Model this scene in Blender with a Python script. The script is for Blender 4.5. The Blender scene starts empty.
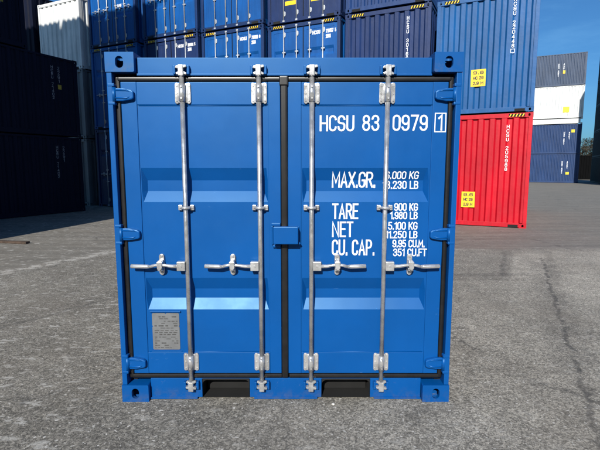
import bpy, bmesh, math, random
from mathutils import Vector, Matrix

random.seed(7)
R = math.radians
scene = bpy.context.scene
COL = scene.collection

# ------------------------------------------------------------------ camera
cam_d = bpy.data.cameras.new("camera")
cam_d.sensor_width = 36.0
cam_d.lens = 27.0
cam_d.clip_start = 0.05
cam_d.clip_end = 3000.0
cam = bpy.data.objects.new("camera", cam_d)
COL.objects.link(cam)
cam.location = (0.097, -2.86, 1.57)
cam.rotation_euler = (R(90 - 7.3), 0, 0)
scene.camera = cam

# ------------------------------------------------------------------ light
SUN_AZ = 12.0      # degrees to the left of straight behind the camera
SUN_EL = 31.0
sun_d = bpy.data.lights.new("sun", 'SUN')
sun_d.energy = 5.0
sun_d.angle = R(0.53)
sun_d.color = (1.0, 0.95, 0.87)
sun = bpy.data.objects.new("sun", sun_d)
COL.objects.link(sun)
ce = math.cos(R(SUN_EL))
travel = Vector((math.sin(R(SUN_AZ)) * ce, math.cos(R(SUN_AZ)) * ce, -math.sin(R(SUN_EL))))
sun.rotation_euler = travel.to_track_quat('-Z', 'Y').to_euler()
sun.location = (-20, -40, 40)

world = bpy.data.worlds.new("World")
scene.world = world
world.use_nodes = True
wn = world.node_tree
wn.nodes.clear()
w_out = wn.nodes.new('ShaderNodeOutputWorld')
w_bg = wn.nodes.new('ShaderNodeBackground')
w_sky = wn.nodes.new('ShaderNodeTexSky')
w_sky.sky_type = 'NISHITA'
w_sky.sun_disc = False
w_sky.sun_elevation = R(SUN_EL)
w_sky.sun_rotation = R(180 + SUN_AZ)
w_sky.air_density = 1.0
w_sky.dust_density = 1.3
w_sky.ozone_density = 3.0
w_bg.inputs['Strength'].default_value = 0.055
# thin high cloud, laid out by direction in the sky
w_tc = wn.nodes.new('ShaderNodeTexCoord')
w_map = wn.nodes.new('ShaderNodeMapping')
w_map.inputs['Scale'].default_value = (1.6, 1.6, 7.0)
w_map.inputs['Rotation'].default_value = (0.15, 0.1, 0.4)
w_noise = wn.nodes.new('ShaderNodeTexNoise')
w_noise.inputs['Scale'].default_value = 1.7
w_noise.inputs['Detail'].default_value = 7
w_noise.inputs['Roughness'].default_value = 0.6
w_ramp = wn.nodes.new('ShaderNodeValToRGB')
w_ramp.color_ramp.elements[0].position = 0.52
w_ramp.color_ramp.elements[0].color = (0, 0, 0, 1)
w_ramp.color_ramp.elements[1].position = 0.85
w_ramp.color_ramp.elements[1].color = (0.3, 0.3, 0.3, 1)
w_mix = wn.nodes.new('ShaderNodeMix')
w_mix.data_type = 'RGBA'
w_mix.inputs['B'].default_value = (8.5, 9.2, 10.0, 1)
wn.links.new(w_tc.outputs['Generated'], w_map.inputs['Vector'])
wn.links.new(w_map.outputs['Vector'], w_noise.inputs['Vector'])
wn.links.new(w_noise.outputs['Fac'], w_ramp.inputs['Fac'])
wn.links.new(w_ramp.outputs['Color'], w_mix.inputs['Factor'])
wn.links.new(w_sky.outputs['Color'], w_mix.inputs['A'])
w_tint = wn.nodes.new('ShaderNodeMix')
w_tint.data_type = 'RGBA'
w_tint.blend_type = 'MULTIPLY'
w_tint.inputs['Factor'].default_value = 1.0
w_tint.inputs['B'].default_value = (0.50, 1.04, 1.50, 1)
wn.links.new(w_mix.outputs['Result'], w_tint.inputs['A'])
wn.links.new(w_tint.outputs['Result'], w_bg.inputs['Color'])
wn.links.new(w_bg.outputs['Background'], w_out.inputs['Surface'])

vs = scene.view_settings
vs.view_transform = 'Standard'
vs.look = 'None'
vs.exposure = 0.45
vs.gamma = 1.0
vs.use_curve_mapping = False
scene.render.engine = 'CYCLES'

# ------------------------------------------------------------------ node helper
class NT:
    def __init__(s, name):
        s.m = bpy.data.materials.new(name)
        s.m.use_nodes = True
        s.t = s.m.node_tree
        s.t.nodes.clear()
        s.out = s.t.nodes.new('ShaderNodeOutputMaterial')
        s.b = s.t.nodes.new('ShaderNodeBsdfPrincipled')
        s.t.links.new(s.b.outputs[0], s.out.inputs[0])
        s.tc = s.t.nodes.new('ShaderNodeTexCoord')
        s.pos = s.tc.outputs['Object']

    def put(s, sock, v):
        if hasattr(v, 'is_output'):
            s.t.links.new(v, sock)
        else:
            if isinstance(v, (tuple, list)) and len(v) == 3 and sock.type == 'RGBA':
                v = (*v, 1)
            sock.default_value = v

    def math(s, op, a, b=0.0, clamp=False):
        n = s.t.nodes.new('ShaderNodeMath')
        n.operation = op
        n.use_clamp = clamp
        s.put(n.inputs[0], a)
        s.put(n.inputs[1], b)
        return n.outputs[0]

    def noise(s, scale, detail=4, rough=0.55, vec=None, dist=0.0):
        n = s.t.nodes.new('ShaderNodeTexNoise')
        n.inputs['Scale'].default_value = scale
        n.inputs['Detail'].default_value = detail
        n.inputs['Roughness'].default_value = rough
        n.inputs['Distortion'].default_value = dist
        s.t.links.new(vec or s.pos, n.inputs['Vector'])
        return n.outputs['Fac']

    def voronoi(s, scale, feature='F1', out='Color', vec=None):
        n = s.t.nodes.new('ShaderNodeTexVoronoi')
        n.feature = feature
        n.inputs['Scale'].default_value = scale
        s.t.links.new(vec or s.pos, n.inputs['Vector'])
        return n.outputs[out]

    def mapping(s, scale=(1, 1, 1), rot=(0, 0, 0), loc=(0, 0, 0)):
        n = s.t.nodes.new('ShaderNodeMapping')
        n.inputs['Scale'].default_value = scale
        n.inputs['Rotation'].default_value = rot
        n.inputs['Location'].default_value = loc
        s.t.links.new(s.pos, n.inputs['Vector'])
        return n.outputs[0]

    def step(s, v, a, b, lo=0.0, hi=1.0):
        n = s.t.nodes.new('ShaderNodeMapRange')
        n.interpolation_type = 'SMOOTHSTEP'
        s.put(n.inputs['Value'], v)
        n.inputs['From Min'].default_value = a
        n.inputs['From Max'].default_value = b
        n.inputs['To Min'].default_value = lo
        n.inputs['To Max'].default_value = hi
        return n.outputs['Result']

    def mix(s, f, a, b, blend='MIX'):
        n = s.t.nodes.new('ShaderNodeMix')
        n.data_type = 'RGBA'
        n.blend_type = blend
        s.put(n.inputs['Factor'], f)
        s.put(n.inputs['A'], a)
        s.put(n.inputs['B'], b)
        return n.outputs['Result']

    def gray(s, v):
        n = s.t.nodes.new('ShaderNodeCombineColor')
        for i in range(3):
            s.put(n.inputs[i], v)
        return n.outputs[0]

    def xyz(s):
        n = s.t.nodes.new('ShaderNodeSeparateXYZ')
        s.t.links.new(s.pos, n.inputs[0])
        return n.outputs

    def bump(s, h, strength=0.2, dist=0.01):
        n = s.t.nodes.new('ShaderNodeBump')
        n.inputs['Strength'].default_value = strength
        n.inputs['Distance'].default_value = dist
        s.t.links.new(h, n.inputs['Height'])
        s.t.links.new(n.outputs[0], s.b.inputs['Normal'])

    def set(s, **k):
        for a, v in k.items():
            s.put(s.b.inputs[a.replace('_', ' ')], v)


def simple(name, rgb, rough=0.5, metal=0.0, var=0.12, nscale=9.0):
    m = NT(name)
    n = m.noise(nscale, 5)
    f = m.step(n, 0.3, 0.7, 1 - var, 1 + var)
    m.set(Base_Color=m.mix(1.0, rgb, m.gray(f), 'MULTIPLY'), Roughness=rough, Metallic=metal)
    return m.m


def fresh_paint(name, rgb):
    m = NT(name)
    n = m.noise(2.2, 5, 0.6)
    f = m.step(n, 0.25, 0.75, 0.93, 1.07)
    col = m.mix(1.0, rgb, m.gray(f), 'MULTIPLY')
    # faint dust specks and scuffs low down
    z = m.xyz()[2]
    dust = m.math('MULTIPLY', m.step(m.noise(38, 6, 0.7), 0.62, 0.8), m.step(z, 0.0, 0.5, 0.22, 0.03))
    col = m.mix(dust, col, (0.25, 0.25, 0.24))
    foot = m.math('MULTIPLY', m.step(z, 0.10, 0.0), m.step(m.noise(14, 6, 0.7), 0.42, 0.66))
    col = m.mix(m.math('MULTIPLY', foot, 0.30), col, (0.09, 0.082, 0.07))
    sw = m.mapping((1.0, 1.0, 9.0), (0, R(38), 0))
    scr = m.math('MULTIPLY', m.step(m.noise(15, 3, 0.5, vec=sw), 0.705, 0.73), m.step(m.noise(3.1, 3), 0.54, 0.66))
    col = m.mix(m.math('MULTIPLY', scr, 0.35), col, (0.10, 0.22, 0.42))
    r = m.step(m.noise(6, 6, 0.65), 0.3, 0.7, 0.39, 0.43)
    m.set(Base_Color=col, Roughness=r, Specular_Tint=(0.42, 0.77, 1.0))
    h = m.math('ADD', m.math('MULTIPLY', m.noise(3.0, 2), 1.0), m.math('MULTIPLY', m.noise(260, 2), 0.012))
    m.bump(h, 0.09, 0.02)
    return m.m


def worn_paint(name, rgb, rust=0.4, rough=0.48, grime=0.25, spec=0.5):
    m = NT(name)
    st = m.noise(5.0, 6, 0.65, vec=m.mapping((1.4, 1.4, 0.16)))
    big = m.noise(0.9, 4, 0.6)
    f = m.math('MULTIPLY', m.step(st, 0.3, 0.7, 0.84, 1.1), m.step(big, 0.3, 0.7, 0.9, 1.08))
    col = m.mix(1.0, rgb, m.gray(f), 'MULTIPLY')
    rs = m.math('MULTIPLY', m.step(m.noise(7.5, 9, 0.72), 0.66, 0.74), rust)
    col = m.mix(rs, col, (0.12, 0.05, 0.025))
    gr = m.math('MULTIPLY', m.step(m.noise(3.2, 8, 0.7, vec=m.mapping((1, 1, 0.5))), 0.55, 0.8), grime)
    col = m.mix(gr, col, (0.16, 0.155, 0.15))
    m.set(Base_Color=col, Roughness=rough, Specular_IOR_Level=spec)
    m.bump(m.noise(2.5, 3), 0.25, 0.03)
    return m.m


def galvanised(name, lo=0.44, rng=0.18, metal=0.65):
    m = NT(name)
    sp = m.voronoi(140, out='Color')
    n = m.noise(16, 5, 0.6)
    f = m.math('ADD', m.math('MULTIPLY', m.step(n, 0.3, 0.7), rng), lo)
    col = m.mix(0.05, m.gray(f), sp, 'SOFT_LIGHT')
    m.set(Base_Color=col, Metallic=metal, Roughness=m.step(n, 0.3, 0.7, 0.22, 0.36))
    m.bump(m.noise(160, 3), 0.12, 0.002)
    return m.m


MAT = {}
MAT['blue_fresh'] = fresh_paint('fresh_blue_paint', (0.0004, 0.060, 0.240))
MAT['zinc'] = galvanised('galvanised_steel')
MAT['zinc_bar'] = galvanised('galvanised_tube', 0.42, 0.16, 0.72)
MAT['rubber'] = simple('black_rubber', (0.007, 0.007, 0.0075), 0.36, 0, 0.3, 14)
MAT['black'] = simple('black_dirty_shaded_steel', (0.003, 0.003, 0.003), 0.85, 0, 0.4, 8)
MAT['white_letter'] = simple('white_vinyl', (0.84, 0.85, 0.86), 0.45, 0, 0.04, 20)
MAT['shade_letter'] = simple('shade_dimmed_white_vinyl', (0.20, 0.21, 0.22), 0.7, 0, 0.5, 9)  # white letters with the left stack's shade put into the colour
MAT['shade_yellow'] = simple('shade_dimmed_yellow_sticker', (0.30, 0.22, 0.02), 0.7, 0, 0.3)  # yellow labels dimmed the same way, shade painted in
MAT['dark_letter'] = simple('dark_print', (0.03, 0.03, 0.03), 0.6, 0, 0.05)
MAT['plate'] = simple('stainless_plate', (0.17, 0.175, 0.18), 0.45, 0.3, 0.12, 12)
MAT['plate_print'] = simple('plate_print', (0.06, 0.06, 0.06), 0.6, 0.1, 0.3, 40)
MAT['yellow'] = simple('yellow_sticker', (0.80, 0.52, 0.02), 0.45, 0, 0.05)
MAT['white_rod'] = simple('pale_galvanised_rod', (0.42, 0.44, 0.46), 0.42, 0.3, 0.12, 12)
MAT['b_blue'] = worn_paint('worn_blue_paint', (0.001, 0.070, 0.265), 0.2, 0.5, 0.10, 0.35)
MAT['b_light'] = worn_paint('worn_mid_blue_paint', (0.006, 0.078, 0.235), 0.2, 0.5, 0.10, 0.35)
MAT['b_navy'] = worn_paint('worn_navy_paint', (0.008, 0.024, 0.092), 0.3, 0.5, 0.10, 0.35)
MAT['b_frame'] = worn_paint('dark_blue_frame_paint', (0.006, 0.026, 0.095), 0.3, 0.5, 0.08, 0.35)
MAT['b_navy2'] = worn_paint('worn_slate_navy_paint', (0.010, 0.038, 0.135), 0.3, 0.5, 0.10, 0.35)
MAT['b_dark'] = worn_paint('shade_darkened_navy_paint', (0.0014, 0.0034, 0.015), 0.06, 0.7, 0.02, 0.2)  # navy darkened further, so the paint carries the left stacks' deep shade
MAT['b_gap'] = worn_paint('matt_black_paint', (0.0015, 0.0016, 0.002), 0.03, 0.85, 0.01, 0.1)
MAT['b_black'] = worn_paint('charcoal_paint', (0.006, 0.007, 0.010), 0.12, 0.6, 0.04, 0.3)
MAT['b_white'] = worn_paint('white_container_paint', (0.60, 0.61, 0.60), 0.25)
MAT['b_grey'] = worn_paint('shade_darkened_grey_paint', (0.13, 0.14, 0.15), 0.4)  # grey lowered so the colour carries the shade under the white container
MAT['b_red'] = worn_paint('red_container_paint', (0.44, 0.0012, 0.012), 0.12, 0.5, 0.06, 0.35)
MAT['b_far'] = worn_paint('faded_far_blue_paint', (0.010, 0.034, 0.108), 0.2, 0.5, 0.08, 0.35)
MAT['b_slate'] = worn_paint('slate_blue_paint', (0.040, 0.060, 0.105), 0.2, 0.5, 0.08, 0.35)
MAT['wood'] = simple('weathered_wood', (0.05, 0.032, 0.022), 0.8, 0, 0.35, 12)
MAT['bark'] = simple('tree_bark', (0.06, 0.045, 0.035), 0.85, 0, 0.3, 6)
MAT['pebble'] = simple('pale_stone', (0.55, 0.53, 0.5), 0.8, 0, 0.2, 60)
lm = NT('tree_leaves')
lm.set(Base_Color=lm.mix(lm.step(lm.noise(1.3, 5), 0.3, 0.7), (0.010, 0.014, 0.006), (0.035, 0.024, 0.012)), Roughness=0.7)
MAT['leaf'] = lm.m

# ------------------------------------------------------------------ mesh helpers
def box(bm, x0, x1, y0, y1, z0, z1):
    vs_ = [bm.verts.new((x, y, z)) for z in (z0, z1) for y in (y0, y1) for x in (x0, x1)]
    for f in ((0, 2, 3, 1), (4, 5, 7, 6), (0, 1, 5, 4), (1, 3, 7, 5), (3, 2, 6, 7), (2, 0, 4, 6)):
        bm.faces.new([vs_[i] for i in f])
    return vs_


def bevel(bm, w, seg=2, ang=0.5):
    bm.normal_update()
    es = [e for e in bm.edges if len(e.link_faces) == 2 and e.calc_face_angle(0) > ang]
    bmesh.ops.bevel(bm, geom=es, offset=w, segments=seg, affect='EDGES', profile=0.6, clamp_overlap=True)


def bbox(bm, *a, w=0.004, seg=2):
    t = bmesh.new()
    box(t, *a)
    bevel(t, w, seg)
    join(bm, t)


def join(bm, t, M=None):
    if M is not None:
        bmesh.ops.transform(t, matrix=M, verts=t.verts)
    me = bpy.data.meshes.new('tmp')
    t.to_mesh(me)
    t.free()
    bm.from_mesh(me)
    bpy.data.meshes.remove(me)


def tube(bm, pts, rad, seg=12, cap=True, flat=1.0):
    pts = [Vector(p) for p in pts]
    if not isinstance(rad, (list, tuple)):
        rad = [rad] * len(pts)
    rings = []
    prev = None
    for i, p in enumerate(pts):
        d = (pts[min(i + 1, len(pts) - 1)] - pts[max(i - 1, 0)]).normalized()
        if prev is None:
            u = d.orthogonal().normalized()
            if abs(d.z) < 0.9:
                u = d.cross(Vector((0, 0, 1))).normalized()
        else:
            u = (prev - d * prev.dot(d)).normalized()
        prev = u
        v = d.cross(u)
        rings.append([bm.verts.new(p + u * math.cos(2 * math.pi * k / seg) * rad[i] * flat + v * math.sin(2 * math.pi * k / seg) * rad[i]) for k in range(seg)])
    for a, b in zip(rings, rings[1:]):
        for k in range(seg):
            f = bm.faces.new((a[k], a[(k + 1) % seg], b[(k + 1) % seg], b[k]))
            f.smooth = True
    if cap:
        bm.faces.new(list(reversed(rings[0])))
        bm.faces.new(rings[-1])


def prism(bm, poly, y0, y1, w=0.0):
    """poly of (x,z) points, extruded from y0 (front) to y1"""
    t = bmesh.new()
    a = [t.verts.new((x, y0, z)) for x, z in poly]
    b = [t.verts.new((x, y1, z)) for x, z in poly]
    n = len(poly)
    t.faces.new(a)
    t.faces.new(list(reversed(b)))
    for i in range(n):
        t.faces.new((a[i], b[i], b[(i + 1) % n], a[(i + 1) % n]))
    bmesh.ops.recalc_face_normals(t, faces=t.faces)
    if w:
        bevel(t, w, 2)
    join(bm, t)


def stadium(cx, cz, w, h, n=8):
    r = min(w, h) / 2
    pts = []
    if h >= w:
        for k in range(n + 1):
            a = math.pi * k / n
            pts.append((cx + r * math.cos(a), cz + h / 2 - r + r * math.sin(a)))
        for k in range(n + 1):
            a = math.pi + math.pi * k / n
            pts.append((cx + r * math.cos(a), cz - h / 2 + r + r * math.sin(a)))
    else:
        for k in range(n + 1):
            a = -math.pi / 2 + math.pi * k / n
            pts.append((cx + w / 2 - r + r * math.cos(a), cz + r * math.sin(a)))
        for k in range(n + 1):
            a = math.pi / 2 + math.pi * k / n
            pts.append((cx - w / 2 + r + r * math.cos(a), cz + r * math.sin(a)))
    return pts


def finish(bm, name, recalc=True):
    if recalc:
        bmesh.ops.recalc_face_normals(bm, faces=bm.faces)
    me = bpy.data.meshes.new(name)
    bm.to_mesh(me)
    bm.free()
    return me


def link(name, me, mats, parent=None, smooth_angle=None):
    """mesh object whose materials live on the object, so that meshes can be shared"""
    if not isinstance(mats, (list, tuple)):
        mats = [mats]
    while len(me.materials) < len(mats):
        me.materials.append(None)
    o = bpy.data.objects.new(name, me)
    COL.objects.link(o)
    for i, m in enumerate(mats):
        o.material_slots[i].link = 'OBJECT'
        o.material_slots[i].material = m
    if parent is not None:
        o.parent = parent
    return o


def obj(name, bm, mats, parent=None, recalc=True):
    return link(name, finish(bm, name, recalc), mats, parent)


def thing(name, label, cat, loc=(0, 0, 0), rz=0.0, group=None):
    o = bpy.data.objects.new(name, None)
    COL.objects.link(o)
    o.empty_display_size = 0.3
    o.location = loc
    o.rotation_euler = (0, 0, rz)
    tag(o, label, cat, group)
    return o


def tag(o, label, cat, group=None):
    o['label'] = label
    o['category'] = cat
    if group:
        o['group'] = group
    return o

# ------------------------------------------------------------------ stroke lettering
def arc(cx, cy, rx, ry, a0, a1, n=6):
    return [(cx + rx * math.cos(R(a0 + (a1 - a0) * k / n)), cy + ry * math.sin(R(a0 + (a1 - a0) * k / n))) for k in range(n + 1)]

Q = 0.22   # corner radius in units of letter height
def ring(x0, x1, y0, y1, r=Q):
    rx = 0.5 * (x1 - x0)
    ry = min(r, 0.5 * (y1 - y0))
    c = 0.5 * (x0 + x1)
    p = arc(c, y1 - ry, rx, ry, 180, 0, 8) + arc(c, y0 + ry, rx, ry, 0, -180, 8)
    return p + [p[0]]

# every glyph: width, list of polylines, in a box of width w and height 1
GL = {
    'H': (.46, [[(0, 0), (0, 1)], [(.46, 0), (.46, 1)], [(0, .5), (.46, .5)]]),
    'C': (.42, [arc(.21, .78, .21, .22, 0, 180, 8) + arc(.21, .22, .21, .22, 180, 360, 8)]),
    'S': (.42, [arc(.21, .78, .21, .22, 5, 180, 7) + [(0, .70)] + arc(.15, .64, .15, .12, 180, 250, 3) + arc(.27, .36, .15, .14, 60, 0, 3) + [(.42, .30)] + arc(.21, .22, .21, .22, 0, -185, 8)]),
    'U': (.44, [[(0, 1)] + arc(.22, .22, .22, .22, 180, 360, 10) + [(.44, 1)]]),
    'M': (.54, [[(0, 0), (0, 1), (.27, .30), (.54, 1), (.54, 0)]]),
    'A': (.46, [[(0, 0), (.23, 1), (.46, 0)], [(.085, .32), (.375, .32)]]),
    'X': (.46, [[(0, 0), (.46, 1)], [(0, 1), (.46, 0)]]),
    'G': (.44, [arc(.22, .78, .22, .22, 0, 180, 8) + arc(.22, .22, .22, .22, 180, 360, 8) + [(.44, .46), (.26, .46)]]),
    'R': (.44, [[(0, 0), (0, 1)], [(0, 1), (.20, 1)] + arc(.24, .76, .20, .24, 90, -90, 8) + [(0, .52)], [(.22, .52), (.46, 0)]]),
    'T': (.42, [[(0, 1), (.42, 1)], [(.21, 0), (.21, 1)]]),
    'E': (.38, [[(.38, 0), (0, 0), (0, 1), (.38, 1)], [(0, .52), (.33, .52)]]),
    'N': (.46, [[(0, 0), (0, 1), (.46, 0), (.46, 1)]]),
    'P': (.42, [[(0, 0), (0, 1)], [(0, 1), (.2, 1)] + arc(.22, .74, .20, .26, 90, -90, 8) + [(0, .48)]]),
    'K': (.44, [[(0, 0), (0, 1)], [(.44, 1), (0, .38)], [(.14, .56), (.44, 0)]]),
    'L': (.36, [[(0, 1), (0, 0), (.36, 0)]]),
    'B': (.42, [[(0, 0), (0, 1)], [(0, 1), (.2, 1)] + arc(.22, .765, .18, .235, 90, -90, 7) + [(0, .53)], [(.1, .53)] + arc(.22, .265, .20, .265, 90, -90, 7) + [(0, 0)]]),
    'F': (.36, [[(0, 0), (0, 1), (.36, 1)], [(0, .52), (.31, .52)]]),
    '0': (.42, [ring(0, .42, 0, 1)]),
    '1': (.20, [[(0, .80), (.20, 1), (.20, 0)]]),
    '2': (.42, [arc(.21, .78, .21, .22, 180, -20, 9) + [(0, 0), (.42, 0)]]),
    '3': (.42, [arc(.21, .77, .20, .23, 175, -90, 10), arc(.21, .27, .21, .27, 90, -175, 10)]),
    '4': (.44, [[(.32, 0), (.32, 1)], [(.32, 1), (0, .24), (.44, .24)]]),
    '5': (.42, [[(.38, 1), (.04, 1), (.02, .55)] + arc(.21, .33, .21, .27, 110, 0, 6) + arc(.21, .22, .21, .22, 0, -175, 7)]),
    '6': (.42, [arc(.21, .78, .21, .22, 10, 180, 7) + arc(.21, .22, .21, .22, 180, 360, 8) + [(.42, .36)], arc(.21, .36, .21, .22, 0, 180, 8)]),
    '7': (.42, [[(0, 1), (.42, 1), (.14, 0)]]),
    '8': (.42, [ring(.02, .40, .53, 1, .235), ring(0, .42, 0, .53, .265)]),
    '9': (.42, [arc(.21, .22, .21, .22, 190, 360, 7) + arc(.21, .78, .21, .22, 0, 180, 8) + [(0, .64)], arc(.21, .64, .21, .22, 180, 360, 8)]),
    '.': (.06, [[(.03, -.02), (.03, .10)]]),
    '-': (.28, [[(0, .48), (.28, .48)]]),
}

def ribbon(pts, t):
    """left and right offset points of a polyline, mitred"""
    P = [Vector(p) for p in pts]
    Q_ = [P[0]]
    for p in P[1:]:
        if (p - Q_[-1]).length > 1e-5:
            Q_.append(p)
    P = Q_
    closed = (P[0] - P[-1]).length < 1e-4 and len(P) > 3
    if not closed:      # square ends
        P[0] = P[0] + (P[0] - P[1]).normalized() * t * .48
        P[-1] = P[-1] + (P[-1] - P[-2]).normalized() * t * .48
    L, Rr = [], []
    n = len(P)
    for i, p in enumerate(P):
        if closed:
            a = P[i - 1] if i > 0 else P[-2]
            b = P[i + 1] if i < n - 1 else P[1]
        else:
            a = P[i - 1] if i > 0 else None
            b = P[i + 1] if i < n - 1 else None
        d1 = (p - a).normalized() if a is not None else None
        d2 = (b - p).normalized() if b is not None else None
        if d1 is None:
            d1 = d2
        if d2 is None:
            d2 = d1
        n1 = Vector((-d1.y, d1.x))
        n2 = Vector((-d2.y, d2.x))
        m = n1 + n2
        if m.length < 0.3:
            m = n1.copy()
        m.normalize()
        k = min(1.0 / max(m.dot(n1), 0.3), 1.9)
        L.append(p + m * t / 2 * k)
        Rr.append(p - m * t / 2 * k)
    return L, Rr


def lettering(bm, text, x0, x1, z0, z1, stroke, place, cuts=(), vertical=False, gap=0.2, mat_index=0):
    """white stroke letters between x0..x1 and z0..z1; place(x,z,lift) gives the 3-D point"""
    h = z1 - z0
    cells = []
    if not vertical:
        x = 0.0
        for ch in text:
            if ch == ' ':
                x += 0.34
                continue
            w, st = GL[ch]
            cells.append((x, 0.0, w, st))
            x += w + gap
        tot = max(x - gap, 0.01)
        sx = (x1 - x0 - stroke) / tot
        sz = h - stroke
        trans = [(lambda px, pz, ox=ox: (x0 + stroke / 2 + (ox + px) * sx, z0 + stroke / 2 + pz * sz)) for ox, _, _, _ in cells]
    else:
        n = len(text)
        ch_h = h / n
        trans = []
        k = 0
        for i, ch in enumerate(text):
            if ch == ' ':
                continue
            w, st = GL[ch]
            cells.append((0, 0, w, st))
            zt = z1 - (i + 1) * ch_h
            sxw = (x1 - x0 - stroke)
            trans.append(lambda px, pz, zt=zt, sxw=sxw, w=w: (x0 + stroke / 2 + (px / max(w, .3)) * sxw, zt + ch_h * 0.08 + stroke / 2 + pz * (ch_h * 0.84 - stroke)))
    lift = 0
    for (ox, oz, w, st), tr in zip(cells, trans):
        for poly in st:
            L, Rr = ribbon([tr(px, pz) for px, pz in poly], stroke)
            t = bmesh.new()
            a = [t.verts.new((p.x, 0, p.y)) for p in L]
            b = [t.verts.new((p.x, 0, p.y)) for p in Rr]
            for i in range(len(L) - 1):
                try:
                    t.faces.new((a[i], a[i + 1], b[i + 1], b[i]))
                except ValueError:
                    pass
            for c in cuts:
                if z0 - .02 < c < z1 + .02:
                    bmesh.ops.bisect_plane(t, geom=t.verts[:] + t.edges[:] + t.faces[:], plane_co=(0, 0, c), plane_no=(0, 0, 1))
            lift = (lift + 1) % 5
            for v in t.verts:
                v.co = place(v.co.x, v.co.z, lift * 0.00012)
            for f in t.faces:
                f.material_index = mat_index
            join(bm, t)


def frame_rect(bm, x0, x1, z0, z1, s, place, mat_index=0):
    for i, (a, b, c, d) in enumerate(((x0, x1, z1 - s, z1), (x0, x1, z0, z0 + s), (x0, x0 + s, z0 + s, z1 - s), (x1 - s, x1, z0 + s, z1 - s))):
        vs_ = [bm.verts.new(place(x, z, 0.0001)) for x, z in ((a, c), (b, c), (b, d), (a, d))]
        f = bm.faces.new(vs_)
        f.material_index = mat_index

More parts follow.
